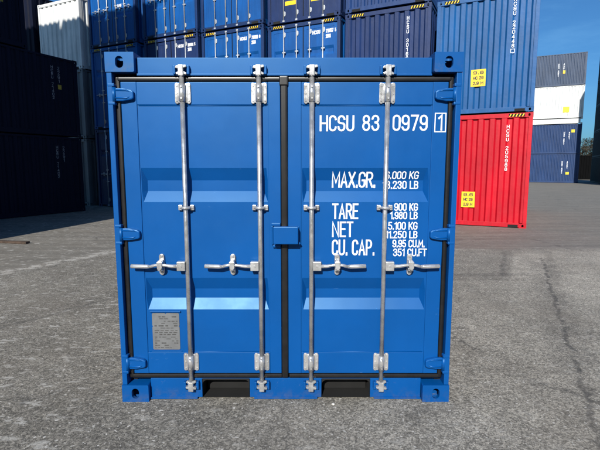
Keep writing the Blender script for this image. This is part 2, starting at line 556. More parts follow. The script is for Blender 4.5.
# ------------------------------------------------------------------ ground
def build_ground():
    m = NT('asphalt')
    x, y, z = m.xyz()
    # coarse, paler asphalt in the foreground; a smoother, darker lane beyond it
    wob = m.math('MULTIPLY', m.math('SUBTRACT', m.noise(1.1, 6, 0.6), 0.5), 0.7)
    d1 = m.math('ADD', m.math('MULTIPLY', m.math('ADD', x, 4.45), 0.885), m.math('MULTIPLY', m.math('SUBTRACT', y, 3.82), -0.466))
    d2 = m.math('SUBTRACT', 5.75, y)
    d = m.math('ADD', m.math('MINIMUM', d1, d2), wob)
    near = m.step(d, -0.12, 0.12)
    # aggregate
    g1 = m.voronoi(95, out='Color')
    sepn = m.t.nodes.new('ShaderNodeSeparateColor')
    m.t.links.new(g1, sepn.inputs[0])
    gr1 = sepn.outputs[0]
    g2 = m.voronoi(38, out='Color')
    sep2 = m.t.nodes.new('ShaderNodeSeparateColor')
    m.t.links.new(g2, sep2.inputs[0])
    fine = m.noise(170, 4, 0.75)
    med = m.noise(24, 8, 0.72)
    big = m.noise(0.55, 6, 0.62)
    big2 = m.noise(2.6, 6, 0.65)
    edge = m.step(m.voronoi(70, 'DISTANCE_TO_EDGE', 'Distance'), 0.0, 0.12, 0.55, 1.0)
    v = m.math('MULTIPLY', m.step(gr1, 0.0, 1.0, 0.55, 1.50), edge)
    v = m.math('MULTIPLY', v, m.step(fine, 0.25, 0.75, 0.62, 1.40))
    v = m.math('MULTIPLY', v, m.step(med, 0.30, 0.70, 0.76, 1.27))
    v = m.math('MULTIPLY', v, m.step(big2, 0.3, 0.7, 0.84, 1.16))
    v = m.math('MULTIPLY', v, m.step(big, 0.3, 0.7, 0.86, 1.14))
    # repaired rectangles on the right of the yard
    wb = m.math('MULTIPLY', m.math('SUBTRACT', m.noise(9, 6, 0.7), 0.5), 0.16)
    p = m.math('ADD', m.math('SUBTRACT', x, m.math('MULTIPLY', m.math('SUBTRACT', y, 3.43), 0.5)), wb)
    yy = m.math('ADD', y, wb)
    def band(val, a, b, e=0.03):
        return m.math('MULTIPLY', m.step(val, a - e, a + e), m.step(val, b + e, b - e))
    pale = m.math('MULTIPLY', band(p, 3.12, 3.66), band(yy, 3.45, 5.25))
    dark = m.math('MULTIPLY', m.math('MULTIPLY', band(p, 0.9, 3.08), band(yy, 3.30, 5.60)), m.step(x, 1.0, 1.3))
    pale2 = m.math('MULTIPLY', band(p, 3.80, 9.0), band(yy, 2.2, 5.4))
    v = m.math('MULTIPLY', v, m.math('ADD', 1.0, m.math('SUBTRACT', m.math('ADD', m.math('MULTIPLY', pale, 0.26), m.math('MULTIPLY', pale2, 0.16)), m.math('MULTIPLY', dark, 0.20))))
    v = m.math('MULTIPLY', v, m.step(m.math('ADD', x, m.math('MULTIPLY', wob, 1.6)), -0.6, 1.8, 0.90, 1.28))
    streak = m.noise(2.2, 6, 0.65, vec=m.mapping((0.22, 1.6, 1)))
    v_far = m.math('MULTIPLY', m.step(streak, 0.3, 0.7, 0.80, 1.22), m.step(med, 0.25, 0.75, 0.74, 1.26))
    v_far = m.math('MULTIPLY', v_far, m.step(fine, 0.25, 0.75, 0.8, 1.2))
    c_near = m.mix(1.0, (0.205, 0.190, 0.162), m.gray(v), 'MULTIPLY')
    c_far = m.mix(1.0, (0.158, 0.147, 0.126), m.gray(v_far), 'MULTIPLY')
    col = m.mix(near, c_far, c_near)
    # pale chips of stone
    chip = m.math('MULTIPLY', m.step(m.noise(34, 3, 0.55), 0.625, 0.66), m.step(m.noise(3.5, 4, 0.65), 0.34, 0.52))
    chip = m.math('MULTIPLY', chip, m.math('ADD', m.math('MULTIPLY', near, 0.9), 0.1))
    col = m.mix(chip, col, (0.50, 0.48, 0.44))
    # pale scuffs
    sc = m.math('MULTIPLY', m.step(m.noise(5.5, 9, 0.74, vec=m.mapping((1, 2.2, 1), (0, 0, R(-64)))), 0.55, 0.61), 0.7)
    sc = m.math('MULTIPLY', sc, m.step(x, -0.3, -2.0, 0.35, 1.0))
    col = m.mix(sc, col, (0.46, 0.445, 0.41))
    # worn remains of a white line along the edge of the lane on the left
    ln = m.math('ABSOLUTE', m.math('SUBTRACT', m.math('ADD', d1, m.math('MULTIPLY', wob, 0.3)), 0.12))
    line = m.math('MULTIPLY', m.step(ln, 0.22, 0.05), m.step(m.noise(6.5, 9, 0.75), 0.46, 0.54))
    line = m.math('MULTIPLY', line, m.step(x, -1.2, -2.2))
    col = m.mix(m.math('MULTIPLY', line, 0.65), col, (0.48, 0.46, 0.42))
    # seams and tyre marks along the grid of the yard
    def seam(px, py, dx, dy, width, amount, lo, hi, col, c=(0.035, 0.035, 0.035)):
        nx, ny = -dy, dx
        dd = m.math('ADD', m.math('MULTIPLY', m.math('SUBTRACT', x, px), nx), m.math('MULTIPLY', m.math('SUBTRACT', y, py), ny))
        dd = m.math('ABSOLUTE', m.math('ADD', dd, m.math('MULTIPLY', m.math('SUBTRACT', m.noise(3.2, 5, 0.7), 0.5), 0.22)))
        tt = m.math('ADD', m.math('MULTIPLY', m.math('SUBTRACT', x, px), dx), m.math('MULTIPLY', m.math('SUBTRACT', y, py), dy))
        rng = m.math('MULTIPLY', m.step(tt, lo, lo + 0.25), m.step(tt, hi, hi - 0.25))
        f = m.math('MULTIPLY', m.math('MULTIPLY', m.step(dd, width, width * 0.25), amount), rng)
        f = m.math('MULTIPLY', f, m.step(m.noise(7, 5, 0.7), 0.35, 0.55))
        return m.mix(f, col, c)
    col = seam(4.2, 4.61, -0.425, -0.905, 0.035, 0.7, -0.4, 6.2, col)
    col = seam(4.1, 4.4, -0.425, -0.905, 0.30, 0.26, -0.2, 4.4, col)
    col = seam(1.2, 3.6, 0.99, 0.02, 0.16, 0.40, 0.0, 2.4, col)
    col = seam(3.0, 3.45, 0.425, 0.905, 0.06, 0.45, 0.0, 2.3, col)
    col = seam(2.2, 6.7, 0.99, 0.10, 0.12, 0.45, 0.2, 1.6, col)
    col = seam(-3.0, 1.2, 0.55, 0.83, 0.05, 0.4, -1.0, 2.0, col)
    # fine branching cracks
    cw = m.math('ADD', x, m.math('MULTIPLY', m.noise(2.0, 5, 0.6), 0.9))
    cn = m.t.nodes.new('ShaderNodeCombineXYZ')
    m.put(cn.inputs[0], cw)
    m.put(cn.inputs[1], m.math('ADD', y, m.math('MULTIPLY', m.noise(2.7, 5, 0.6), 0.9)))
    ck = m.voronoi(0.42, 'DISTANCE_TO_EDGE', 'Distance', vec=cn.outputs[0])
    cf = m.math('MULTIPLY', m.step(ck, 0.011, 0.002), m.step(m.noise(0.7, 3), 0.46, 0.58))
    col = m.mix(m.math('MULTIPLY', cf, 0.5), col, (0.03, 0.03, 0.03))
    # dark oil spots
    oil = m.math('MULTIPLY', m.step(m.noise(1.7, 5, 0.6), 0.63, 0.74), 0.38)
    col = m.mix(oil, col, (0.05, 0.048, 0.045))
    # brownish dust
    col = m.mix(m.math('MULTIPLY', m.step(m.noise(0.8, 5, 0.6), 0.45, 0.7), 0.18), col, (0.19, 0.16, 0.125))
    m.set(Base_Color=col, Roughness=m.step(near, 0, 1, 0.72, 0.9))
    h = m.math('ADD', m.math('MULTIPLY', gr1, 0.5), m.math('ADD', m.math('MULTIPLY', fine, 0.7), m.math('MULTIPLY', med, 1.0)))
    m.bump(m.math('MULTIPLY', h, m.math('ADD', m.math('MULTIPLY', near, 0.7), 0.3)), 0.55, 0.012)
    bm = bmesh.new()
    s = 900
    bm.faces.new([bm.verts.new(p) for p in ((-s, -s, 0), (s, -s, 0), (s, s, 0), (-s, s, 0))])
    o = obj('ground', bm, m.m)
    o['kind'] = 'structure'

build_ground()

# ------------------------------------------------------------------ shared container pieces
def holed_plate(bm, M, w, h, hw, hh, t):
    """rectangle w x h centred on 0 in the XZ plane facing -Y, with a stadium hole and a wall of depth t"""
    hole = stadium(0, 0, hw, hh, 8)
    tb = bmesh.new()
    inn = [tb.verts.new((x, 0, z)) for x, z in hole]
    dep = [tb.verts.new((x, t, z)) for x, z in hole]
    n = len(hole)
    outer = []
    for x, z in hole:
        s = min((w / 2) / abs(x) if abs(x) > 1e-9 else 1e9, (h / 2) / abs(z) if abs(z) > 1e-9 else 1e9)
        outer.append((x * s, z * s))
    corners = [(w / 2, h / 2), (-w / 2, h / 2), (-w / 2, -h / 2), (w / 2, -h / 2)]
    out = [tb.verts.new((x, 0, z)) for x, z in outer]
    for i in range(n):
        j = (i + 1) % n
        a, b = outer[i], outer[j]
        poly = [inn[i], out[i]]
        onx = lambda p: abs(abs(p[0]) - w / 2) < 1e-6
        if onx(a) != onx(b) or (onx(a) and onx(b) and a[0] * b[0] < 0) or (not onx(a) and not onx(b) and a[1] * b[1] < 0):
            mx, mz = (a[0] + b[0]) / 2, (a[1] + b[1]) / 2
            c = min(corners, key=lambda c: (c[0] - mx) ** 2 + (c[1] - mz) ** 2)
            poly.append(tb.verts.new((c[0], 0, c[1])))
        poly += [out[j], inn[j]]
        try:
            tb.faces.new(poly)
        except ValueError:
            pass
        tb.faces.new((inn[i], inn[j], dep[j], dep[i]))
    join(bm, tb, M)


def casting_mesh(side, top, front, W=0.178, D=0.162, H=0.118):
    """corner casting; origin at its outer front bottom corner. side -1 = left, front True = at y=0"""
    bm = bmesh.new()
    sx = -side   # inward direction along x
    fy = 1 if front else -1
    # plain faces: inner x, back, and whichever of top or bottom is not pierced
    cx, cy, cz = sx * W / 2, fy * D / 2, H / 2
    T = Matrix.Translation
    RZ = lambda a: Matrix.Rotation(R(a), 4, 'Z')
    RX = lambda a: Matrix.Rotation(R(a), 4, 'X')
    # front (facing out along y)
    holed_plate(bm, T((cx, 0, cz)) @ RZ(0 if front else 180), W, H, 0.050, 0.072, 0.028)
    # outer side
    holed_plate(bm, T((0, cy, cz)) @ RZ(-90 if side < 0 else 90), D, H, 0.050, 0.070, 0.028)
    # top/bottom
    if top:
        holed_plate(bm, T((cx, cy, H)) @ RX(-90), W, D, 0.11, 0.062, 0.028)
    else:
        holed_plate(bm, T((cx, cy, 0)) @ RX(90), W, D, 0.11, 0.062, 0.028)
    def quad(pts):
        bm.faces.new([bm.verts.new(p) for p in pts])
    zz = 0 if top else H
    xw, yd = sx * W, fy * D
    quad(((0, 0, zz), (xw, 0, zz), (xw, yd, zz), (0, yd, zz)))
    quad(((xw, 0, 0), (xw, yd, 0), (xw, yd, H), (xw, 0, H)))
    quad(((0, yd, 0), (xw, yd, 0), (xw, yd, H), (0, yd, H)))
    bmesh.ops.remove_doubles(bm, verts=bm.verts, dist=0.0002)
    bmesh.ops.recalc_face_normals(bm, faces=bm.faces)
    # round only the outer box edges
    bm.normal_update()
    def on_box(v):
        return sum((min(abs(v.co.x), abs(v.co.x - xw)) < 1e-4, min(abs(v.co.y), abs(v.co.y - yd)) < 1e-4, min(abs(v.co.z), abs(v.co.z - H)) < 1e-4)) >= 2
    es = [e for e in bm.edges if on_box(e.verts[0]) and on_box(e.verts[1]) and len(e.link_faces) == 2 and e.calc_face_angle(0) > 1.0]
    bmesh.ops.bevel(bm, geom=es, offset=0.009, segments=3, affect='EDGES', profile=0.5, clamp_overlap=True)
    return finish(bm, 'corner_casting', True)


CAST = {}
def casting(side, top, front):
    k = (side, top, front)
    if k not in CAST:
        CAST[k] = casting_mesh(side, top, front)
    return CAST[k]


def add_castings(t, W, L, H, mat):
    for side in (-1, 1):
        for front in (True, False):
            for top in (True, False):
                o = link('corner_casting', casting(side, top, front), mat, t)
                o.location = (side * W / 2, 0 if front else L, H - 0.118 if top else 0)


def corrugated(bm, u0, u1, z0, z1, pitch, depth, place):
    """trapezoid sheet; place(u, d, z) with d = inward depth"""
    n = max(1, round((u1 - u0) / pitch))
    p = (u1 - u0) / n
    us = []
    for i in range(n):
        a = u0 + i * p
        us += [(a, 0), (a + .19 * p, 0), (a + .34 * p, depth), (a + .66 * p, depth), (a + .81 * p, 0)]
    us.append((u1, 0))
    lo = [bm.verts.new(place(u, d, z0)) for u, d in us]
    hi = [bm.verts.new(place(u, d, z1)) for u, d in us]
    for i in range(len(us) - 1):
        bm.faces.new((lo[i], lo[i + 1], hi[i + 1], hi[i]))


def door_panel(bm, xa, xb, z0, z1, bands, y0, depth, e=0.028, m=0.006):
    """sheet with horizontal recessed bands; bands = (top, flat_top, flat_bottom, bottom)"""
    rows = [(z1, 0)]
    for a, b, c, d in bands:
        rows += [(a, 0), (b, depth), (c, depth), (d, 0)]
    rows.append((z0, 0))
    vs_ = []
    for z, d in rows:
        xs = (xa, xa + m, xa + m + (e if d else e * .3), xb - m - (e if d else e * .3), xb - m, xb)
        ds = (0, 0, d, d, 0, 0)
        vs_.append([bm.verts.new((x, y0 + q, z)) for x, q in zip(xs, ds)])
    for r0, r1 in zip(vs_, vs_[1:]):
        for i in range(5):
            bm.faces.new((r0[i], r1[i], r1[i + 1], r0[i + 1]))

# ------------------------------------------------------------------ the small blue container
W8, L8, H8 = 2.2, 2.438, 2.27
BLUE, ZINC, RUB = MAT['blue_fresh'], MAT['zinc'], MAT['rubber']
BANDS = ((1.566, 1.486, 1.416, 1.347), (0.844, 0.762, 0.699, 0.628))
PY, PD = 0.053, 0.034

def prof(z):
    for a, b, c, d in BANDS:
        if d <= z <= a:
            if z >= b:
                return PY + PD * (a - z) / (a - b)
            if z >= c:
                return PY + PD
            return PY + PD * (z - d) / (c - d)
    return PY
CUTS = [v for b in BANDS for v in b]

small = thing('shipping_container', 'small new bright blue container with four galvanised locking bars, alone in the foreground', 'shipping container')

def build_small():
    t = small
    add_castings(t, W8, L8, H8, BLUE)
    # corner posts: outer strip plus the recessed channel that takes the door gasket
    for s in (-1, 1):
        bm = bmesh.new()
        x = sorted((s * 1.097, s * 1.064))
        bbox(bm, x[0], x[1], 0.006, 0.16, 0.1185, 2.1515, w=0.004)
        cp = obj('corner_post', bm, BLUE, t)
        bm = bmesh.new()
        x = sorted((s * 1.0635, s * 1.022))
        box(bm, x[0], x[1], 0.088, 0.155, 0.1185, 2.1515)
        obj('post_channel', bm, MAT['black'], cp)  # channel coloured black to stand in for the shade in the recess
        bm = bmesh.new()
        x = sorted((s * 1.096, s * 1.02))
        bbox(bm, x[0], x[1], L8 - 0.12, L8 - 0.006, 0.1185, 2.1515, w=0.004)
        obj('corner_post', bm, BLUE, t)
    # header
    bm = bmesh.new()
    bbox(bm, -0.918, 0.918, 0.042, 0.12, 2.140, 2.246, w=0.004)
    bbox(bm, -0.918, 0.918, 0.030, 0.06, 2.136, 2.1475, w=0.002)
    hd = obj('header', bm, BLUE, t)
    # sill with two fork pockets
    bm = bmesh.new()
    for a, b in ((-0.918, -0.569), (-0.245, 0.243), (0.575, 0.918)):
        bbox(bm, a, b, 0.042, 0.13, 0.012, 0.148, w=0.003)
    for a, b in ((-0.918, -0.60), (-0.215, 0.215), (0.60, 0.918)):
        bbox(bm, a, b, 0.028, 0.10, 0.005, 0.016, w=0.002)
    bbox(bm, -0.917, 0.917, 0.096, 0.128, 0.1485, 0.1515, w=0.0005)
    bbox(bm, -0.917, 0.917, 0.044, 0.11, 0.1425, 0.1475, w=0.001)
    sl = obj('sill', bm, BLUE, t)
    for a, b in ((-0.569, -0.245), (0.243, 0.575)):
        bm = bmesh.new()
        a += .0025; b -= .0025
        # rounded upper corners of the opening, then a black tunnel
        poly = [(a, .012), (a, .105)] + [(a + .03 - .03 * math.cos(R(k * 15)), .105 + .03 * math.sin(R(k * 15))) for k in range(1, 7)]
        poly += [(b - .03 + .03 * math.cos(R(90 - k * 15)), .105 + .03 * math.sin(R(90 - k * 15))) for k in range(0, 7)] + [(b, .012)]
        f = [bm.verts.new((x, .0425, z)) for x, z in poly]
        g = [bm.verts.new((x, 1.2, z)) for x, z in poly]
        for i in range(len(poly)):
            j = (i + 1) % len(poly)
            bm.faces.new((f[i], f[j], g[j], g[i]))
        bm.faces.new(g)
        # filler between the rounded corners and the straight opening
        top = [bm.verts.new((x, .0425, .1475)) for x in (a, b)]
        bm.faces.new([top[0]] + f[1:len(poly) - 1] + [top[1]])
        # scuffed rubber flap hanging inside the pocket
        bbox(bm, a + .01, b - .01, .16, .175, .014, .085, w=.006)
        tube(bm, [(a + .02, .155, .085), ((a + b) / 2, .145, .098), (b - .02, .155, .083)], .010, 8)
        obj('fork_pocket', bm, MAT['black'], sl, recalc=False)
    # side rails, floor, roof, walls
    for s in (-1, 1):
        for z0, z1, nm in ((0.012, 0.15, 'bottom_rail'), (2.19, 2.25, 'top_rail')):
            bm = bmesh.new()
            x = sorted((s * 1.09, s * 1.03))
            bbox(bm, x[0], x[1], 0.165, L8 - 0.165, z0, z1, w=0.004)
            obj(nm, bm, BLUE, t)
        bm = bmesh.new()
        corrugated(bm, 0.1605, L8 - 0.125, 0.1505, 2.1895, 0.278, 0.03, lambda u, d, z, s=s: (s * (1.082 - d), u, z))
        obj('side_wall', bm, BLUE, t)
    bm = bmesh.new()
    corrugated(bm, -1.02, 1.02, 0.15, 2.15, 0.25, 0.04, lambda u, d, z: (u, L8 - 0.02 - d, z))
    box(bm, -.918, .918, L8 - .09, L8 - .012, 2.152, 2.245)
    box(bm, -.918, .918, L8 - .09, L8 - .012, .014, .148)
    obj('end_wall', bm, BLUE, t)
    bm = bmesh.new()
    box(bm, -1.03, 1.03, 0.1205, L8 - 0.095, 2.232, 2.243)
    obj('roof', bm, BLUE, t)
    bm = bmesh.new()
    box(bm, -1.02, 1.02, 0.1325, L8 - 0.095, 0.1495, 0.165)
    obj('floor', bm, MAT['black'], t)

    doors = []
    for s in (-1, 1):
        bm = bmesh.new()
        if s < 0:
            xo, xi, pa, pb = -1.028, -0.028, -0.930, -0.105
        else:
            xo, xi, pa, pb = 1.028, 0.020, 0.105, 0.933
        a = sorted((xo, pa if s < 0 else pb))
        bbox(bm, a[0], a[1], 0.046, 0.12, 0.182, 2.100, w=0.003)
        b = sorted((xi, pb if s < 0 else pa))
        bbox(bm, b[0], b[1], 0.046, 0.12, 0.182, 2.100, w=0.003)
        bbox(bm, pa + .0005, pb - .0005, 0.0465, 0.12, 1.961, 2.0995, w=0.003)
        bbox(bm, pa + .0005, pb - .0005, 0.0465, 0.12, 0.1825, 0.330, w=0.003)
        door_panel(bm, pa, pb, 0.330, 1.961, BANDS, PY, PD)
        # weld bead around the sheet
        for z in (1.958, 0.333):
            tube(bm, [(pa + .01, PY - .001, z), (pb - .01, PY - .001, z)], .004, 6)
        d = obj('door', bm, BLUE, t, recalc=True)
        doors.append(d)
        # gasket ring
        bm = bmesh.new()
        gx = sorted((s * 1.060, s * 1.030))
        bbox(bm, gx[0], gx[1], 0.040, 0.085, 0.150, 2.134, w=0.012, seg=3)
        g2 = sorted((s * 1.045, s * 0.022))
        bbox(bm, g2[0], g2[1], 0.036, 0.085, 2.103, 2.133, w=0.012, seg=3)
        bbox(bm, g2[0], g2[1], 0.036, 0.085, 0.151, 0.180, w=0.012, seg=3)
        if s > 0:
            bbox(bm, -0.0265, 0.0185, 0.034, 0.085, 0.150, 2.1335, w=0.014, seg=3)
            bbox(bm, -0.032, 0.024, 0.028, 0.06, 2.075, 2.136, w=0.010, seg=3)
        obj('gasket', bm, RUB, d)
        # hinges: blade, curled knuckle and pin
        for hz in (2.020, 1.140, 0.262):
            bm = bmesh.new()
            X = lambda v: s * v
            prism(bm, [(X(1.055), hz + .040), (X(1.010), hz + .040), (X(.955), hz + .028), (X(.940), hz + .018), (X(.940), hz - .022), (X(.952), hz - .030), (X(1.010), hz - .040), (X(1.055), hz - .040)], .018, .0462, .008)
            for q in (.026, -.022):
                tube(bm, [(X(1.052), .020, hz + q), (X(.985), .0185, hz + q), (X(.952), .024, hz + q * .5)], [.006, .006, .004], 8)
            tube(bm, [(X(1.062), .022, hz - .042), (X(1.062), .022, hz + .042)], .015, 12)
            for q in (-1, 1):
                bbox(bm, *sorted((X(1.094), X(1.052))), .004, .05, hz + q * .055 - .009, hz + q * .055 + .009, w=.004)
            tube(bm, [(X(1.064), .020, hz - .068), (X(1.064), .020, hz + .068)], .008, 10)
            obj('hinge', bm, BLUE, d)
        # locking bars
        for rx in ((-0.637, -0.160) if s < 0 else (0.171, 0.643)):
            bm = bmesh.new()
            tube(bm, [(rx, .020, .135), (rx, .020, 2.15)], .0150, 24)
            obj('locking_bar', bm, MAT['zinc_bar'], d)
            for z0, z1, up in ((1.965, 2.095, 1), (0.205, 0.330, -1)):
                bm = bmesh.new()
                for q in (-1, 1):
                    prism(bm, stadium(rx + q * .037, (z0 + z1) / 2, .026, z1 - z0, 5), .036, .0455, .003)
                    for k in (-.045, 0, .045):
                        tube(bm, [(rx + q * .038, .032, (z0 + z1) / 2 + k), (rx + q * .038, .040, (z0 + z1) / 2 + k)], .006, 8)
                prism(bm, [(rx - .03, z0 + .006), (rx + .03, z0 + .006), (rx + .03, z1 - .006), (rx - .03, z1 - .006)], .033, .0452, .003)
                tube(bm, [(rx, .020, z0 + .012), (rx, .020, z1 - .012)], .0200, 20)
                for zz in (z0 + .03, z1 - .03):
                    tube(bm, [(rx, -.005, zz), (rx, .0, zz)], .006, 8)
                obj('bar_bracket', bm, ZINC, d)
                # cam on the end of the bar
                bm = bmesh.new()
                zc = 2.170 if up > 0 else 0.112
                bbox(bm, rx - .017, rx + .017, -.004, .036, zc - .040, zc + .026, w=.005)
                prism(bm, [(rx - .036, zc + up * .006), (rx - .030, zc + up * .020), (rx + .034, zc + up * .024), (rx + .037, zc + up * .012), (rx + .012, zc + up * .004), (rx - .014, zc + up * .002)], -.002, .026, .003)
                prism(bm, [(rx - .016, zc - up * .012), (rx - .034, zc - up * .022), (rx - .028, zc - up * .032), (rx, zc - up * .024), (rx + .030, zc - up * .034), (rx + .036, zc - up * .024), (rx + .014, zc - up * .010)], .006, .028, .003)
                obj('cam', bm, ZINC, d)
                # keeper welded to the header or sill
                bm = bmesh.new()
                y1 = .0424
                for q in (-1, 1):
                    bbox(bm, rx + q * .043 - .008, rx + q * .043 + .008, .010, y1, zc - .030, zc + .024, w=.004)
                bbox(bm, rx - .040, rx + .040, .036, y1 - .0003, zc - .02, zc + .016, w=.002)
                obj('cam_keeper', bm, MAT['blue_fresh'], hd if up > 0 else sl)
            # middle guide
            bm = bmesh.new()
            zg = 1.312
            gb = .052
            for q in (-1, 1):
                bbox(bm, rx + q * .038 - .013, rx + q * .038 + .013, .030, .0529, zg - .017, zg + .017, w=.004)
                tube(bm, [(rx + q * .040, .024, zg), (rx + q * .040, .034, zg)], .006, 8)
            tube(bm, [(rx - .028, .034, zg), (rx - .02, .008, zg), (rx, -.002, zg), (rx + .02, .008, zg), (rx + .028, .034, zg)], .010, 8)
            obj('bar_guide', bm, ZINC, d)
            # handle with hub
            hx = {-0.637: (-1.000, -0.810), -0.160: (-0.522, -0.343), 0.171: (0.525, 0.340), 0.643: (1.003, 0.815)}[rx]
            dr = 1 if hx[0] > rx else -1
            bm = bmesh.new()
            zh = 0.934
            hub = sorted((rx + dr * .010, rx + dr * .064))
            bbox(bm, hub[0], hub[1], -.010, .034, zh - .030, zh + .030, w=.004)
            tube(bm, [(rx + dr * .037, -.013, zh), (rx + dr * .037, -.008, zh)], .007, 10)
            path = [(rx + dr * .055, .004, zh - .002), (rx + dr * .10, .004, zh - .002), (hx[1] - dr * .03, .000, zh + .006), (hx[1], -.001, zh + .008), (hx[1] + dr * .03, .000, zh + .006), (hx[1] + dr * .065, .000, zh - .003)]
            tube(bm, path, [.013, .012, .010, .009, .010, .0115], 10)
            tube(bm, [path[-1], (hx[1] + dr * .085, .000, zh - .003), (hx[0] - dr * .004, .000, zh), (hx[0], .000, zh)], [.0115, .0140, .0140, .011], 12)
            obj('handle', bm, ZINC, d)
            bm = bmesh.new()
            prism(bm, stadium(hx[1], zh + .004, .034, .140, 7), .034, .0526, .004)
            bbox(bm, hx[1] - .019, hx[1] + .019, -.020, .010, zh + .012, zh + .032, w=.006)
            prism(bm, [(hx[1] - .017, zh + .03), (hx[1] + .012, zh + .03), (hx[1] + .018, zh - .008), (hx[1] + .004, zh - .026), (hx[1] - .014, zh - .016)], -.022, -.012, .003)
            bbox(bm, hx[1] - .016, hx[1] + .016, -.008, .036, zh - .032, zh - .012, w=.005)
            bbox(bm, hx[1] - .014, hx[1] + .014, -.010, .036, zh + .022, zh + .038, w=.005)
            for q in (-.05, .058):
                tube(bm, [(hx[1], .028, zh + q), (hx[1], .036, zh + q)], .007, 8)
            obj('handle_catch', bm, ZINC, d)

    # lock box over the meeting of the doors (right door) and its counter plate (left door)
    bm = bmesh.new()
    bbox(bm, -.074, .086, -.028, .004, 1.082, 1.196, w=.006)
    bbox(bm, -.068, .082, .0045, .033, 1.086, 1.190, w=.004)
    bbox(bm, .024, .090, .028, .0455, 1.086, 1.192, w=.003)
    tube(bm, [(.088, .014, 1.078), (.098, .014, 1.086)], .010, 8)
    obj('lock_box', bm, BLUE, doors[1])
    bm = bmesh.new()
    bbox(bm, -.088, -.030, .026, .0455, 1.194, 1.212, w=.003)
    bbox(bm, -.088, -.078, .020, .0455, 1.072, 1.1935, w=.003)
    bbox(bm, -.080, -.030, .026, .0455, 1.052, 1.070, w=.003)
    obj('lock_box_bracket', bm, BLUE, doors[0])

    # data plate, its carrier lip, and rows of illegible print
    bm = bmesh.new()
    poly = []
    x0, x1, z0, z1 = -.894, -.712, .349, .603
    n = .006
    for (cx, cz) in ((x0, z0), (x1, z0), (x1, z1), (x0, z1)):
        poly.append((cx, cz))
    prism(bm, [(x0 + n, z0), (x1 - n, z0), (x1, z0 + n), (x1, (z0 + z1) / 2 + .03), (x1 - n, (z0 + z1) / 2 + .036), (x1, (z0 + z1) / 2 + .042), (x1, z1 - n), (x1 - n, z1), ((x0 + x1) / 2 + n, z1), ((x0 + x1) / 2, z1 - n), ((x0 + x1) / 2 - n, z1), (x0 + n, z1), (x0, z1 - n), (x0, (z0 + z1) / 2 + .042), (x0 + n, (z0 + z1) / 2 + .036), (x0, (z0 + z1) / 2 + .03), (x0, z0 + n)], .0495, .0525)
    rnd = random.Random(3)
    z = z1 - .02
    row = 0
    while z > z0 + .012:
        hgt = .0055 if row % 4 else .009
        x = x0 + .014 + (.03 if row == 0 else 0)
        while x < x1 - .02 - (.03 if row == 0 else 0):
            ln = rnd.uniform(.008, .034)
            if rnd.random() < .78:
                e = min(x + ln, x1 - .012)
                f = bm.faces.new([bm.verts.new((p, .0488, q)) for p, q in ((x, z - hgt), (e, z - hgt), (e, z), (x, z))])
                f.material_index = 1
            x += ln + rnd.uniform(.004, .014)
        z -= hgt + rnd.uniform(.006, .012)
        row += 1
    obj('data_plate', bm, [MAT['plate'], MAT['plate_print']], doors[0])
    bm = bmesh.new()
    bbox(bm, -.905, -.700, .040, .0528, .610, .619, w=.002)
    obj('plate_holder', bm, BLUE, doors[0])
    bm = bmesh.new()
    bbox(bm, -.905, -.700, .046, .0528, .3325, .340, w=.002)
    obj('plate_holder', bm, BLUE, doors[0])

    # white lettering on the right door
    place = lambda x, z, l: Vector((x, (.0465 if x > .925 else prof(z)) - 0.0016 - l, z))
    B, S = 0.0112, 0.0068
    def mark(text, x0, x1, z0, z1, stroke, gap=.2, framed=None):
        bm = bmesh.new()
        lettering(bm, text, x0, x1, z0, z1, stroke, place, CUTS, gap=gap)
        obj('marking', bm, MAT['white_letter'], doors[1], recalc=False)
        if framed:
            bm = bmesh.new()
            frame_rect(bm, *framed, place)
            obj('marking_frame', bm, MAT['white_letter'], doors[1], recalc=False)
    mark('HCSU', .222, .441, 1.797, 1.897, B)
    mark('83', .492, .600, 1.799, 1.899, B)
    mark('0979', .684, .906, 1.800, 1.900, B)
    mark('1', .970, .998, 1.802, 1.901, B, framed=(.948, 1.0215, 1.791, 1.911, .006))
    mark('MAX.GR.', .304, .590, 1.438, 1.542, B, gap=.17)
    mark('6.000 KG', .650, .866, 1.494, 1.545, S)
    mark('13.230 LB', .637, .869, 1.430, 1.482, S)
    mark('TARE', .306, .476, 1.236, 1.338, B)
    mark('900 KG', .708, .862, 1.290, 1.340, S)
    mark('1.980 LB', .683, .862, 1.235, 1.284, S)
    mark('NET', .306, .445, 1.117, 1.220, B)
    mark('5.100 KG', .672, .863, 1.166, 1.217, S)
    mark('11.250 LB', .657, .865, 1.109, 1.158, S)
    mark('CU. CAP.', .306, .588, .996, 1.101, B)
    mark('9.95 CU.M.', .703, .915, 1.049, 1.100, S)
    mark('351 CU.FT', .709, .929, .990, 1.041, S)

build_small()

# ------------------------------------------------------------------ containers of the yard
MESH = {}
def cached(key, fn):
    if key not in MESH:
        MESH[key] = fn()
    return MESH[key]


def wall_side(L, H, s, W):
    def f():
        bm = bmesh.new()
        corrugated(bm, 0.17, L - 0.17, 0.16, H - 0.075, 0.275, 0.036, lambda u, d, z: (s * (W / 2 - 0.012 - d), u, z))
        x = sorted((s * (W / 2 - .004), s * (W / 2 - .075)))
        box(bm, x[0], x[1], .164, L - .164, .017, .160)
        box(bm, x[0], x[1], .164, L - .164, H - .075, H - .012)
        return finish(bm, 'side_wall')
    return cached(('side', L, H, s), f)


def wall_end(L, H, W, front, pitch=0.272):
    def f():
        bm = bmesh.new()
        yy = lambda d: (0.022 + d) if front else L - 0.022 - d
        corrugated(bm, -W / 2 + .10, W / 2 - .10, .13, H - .115, pitch, .045, lambda u, d, z: (u, yy(d), z))
        return finish(bm, 'end_wall')
    return cached(('end', L, H, front, pitch), f)


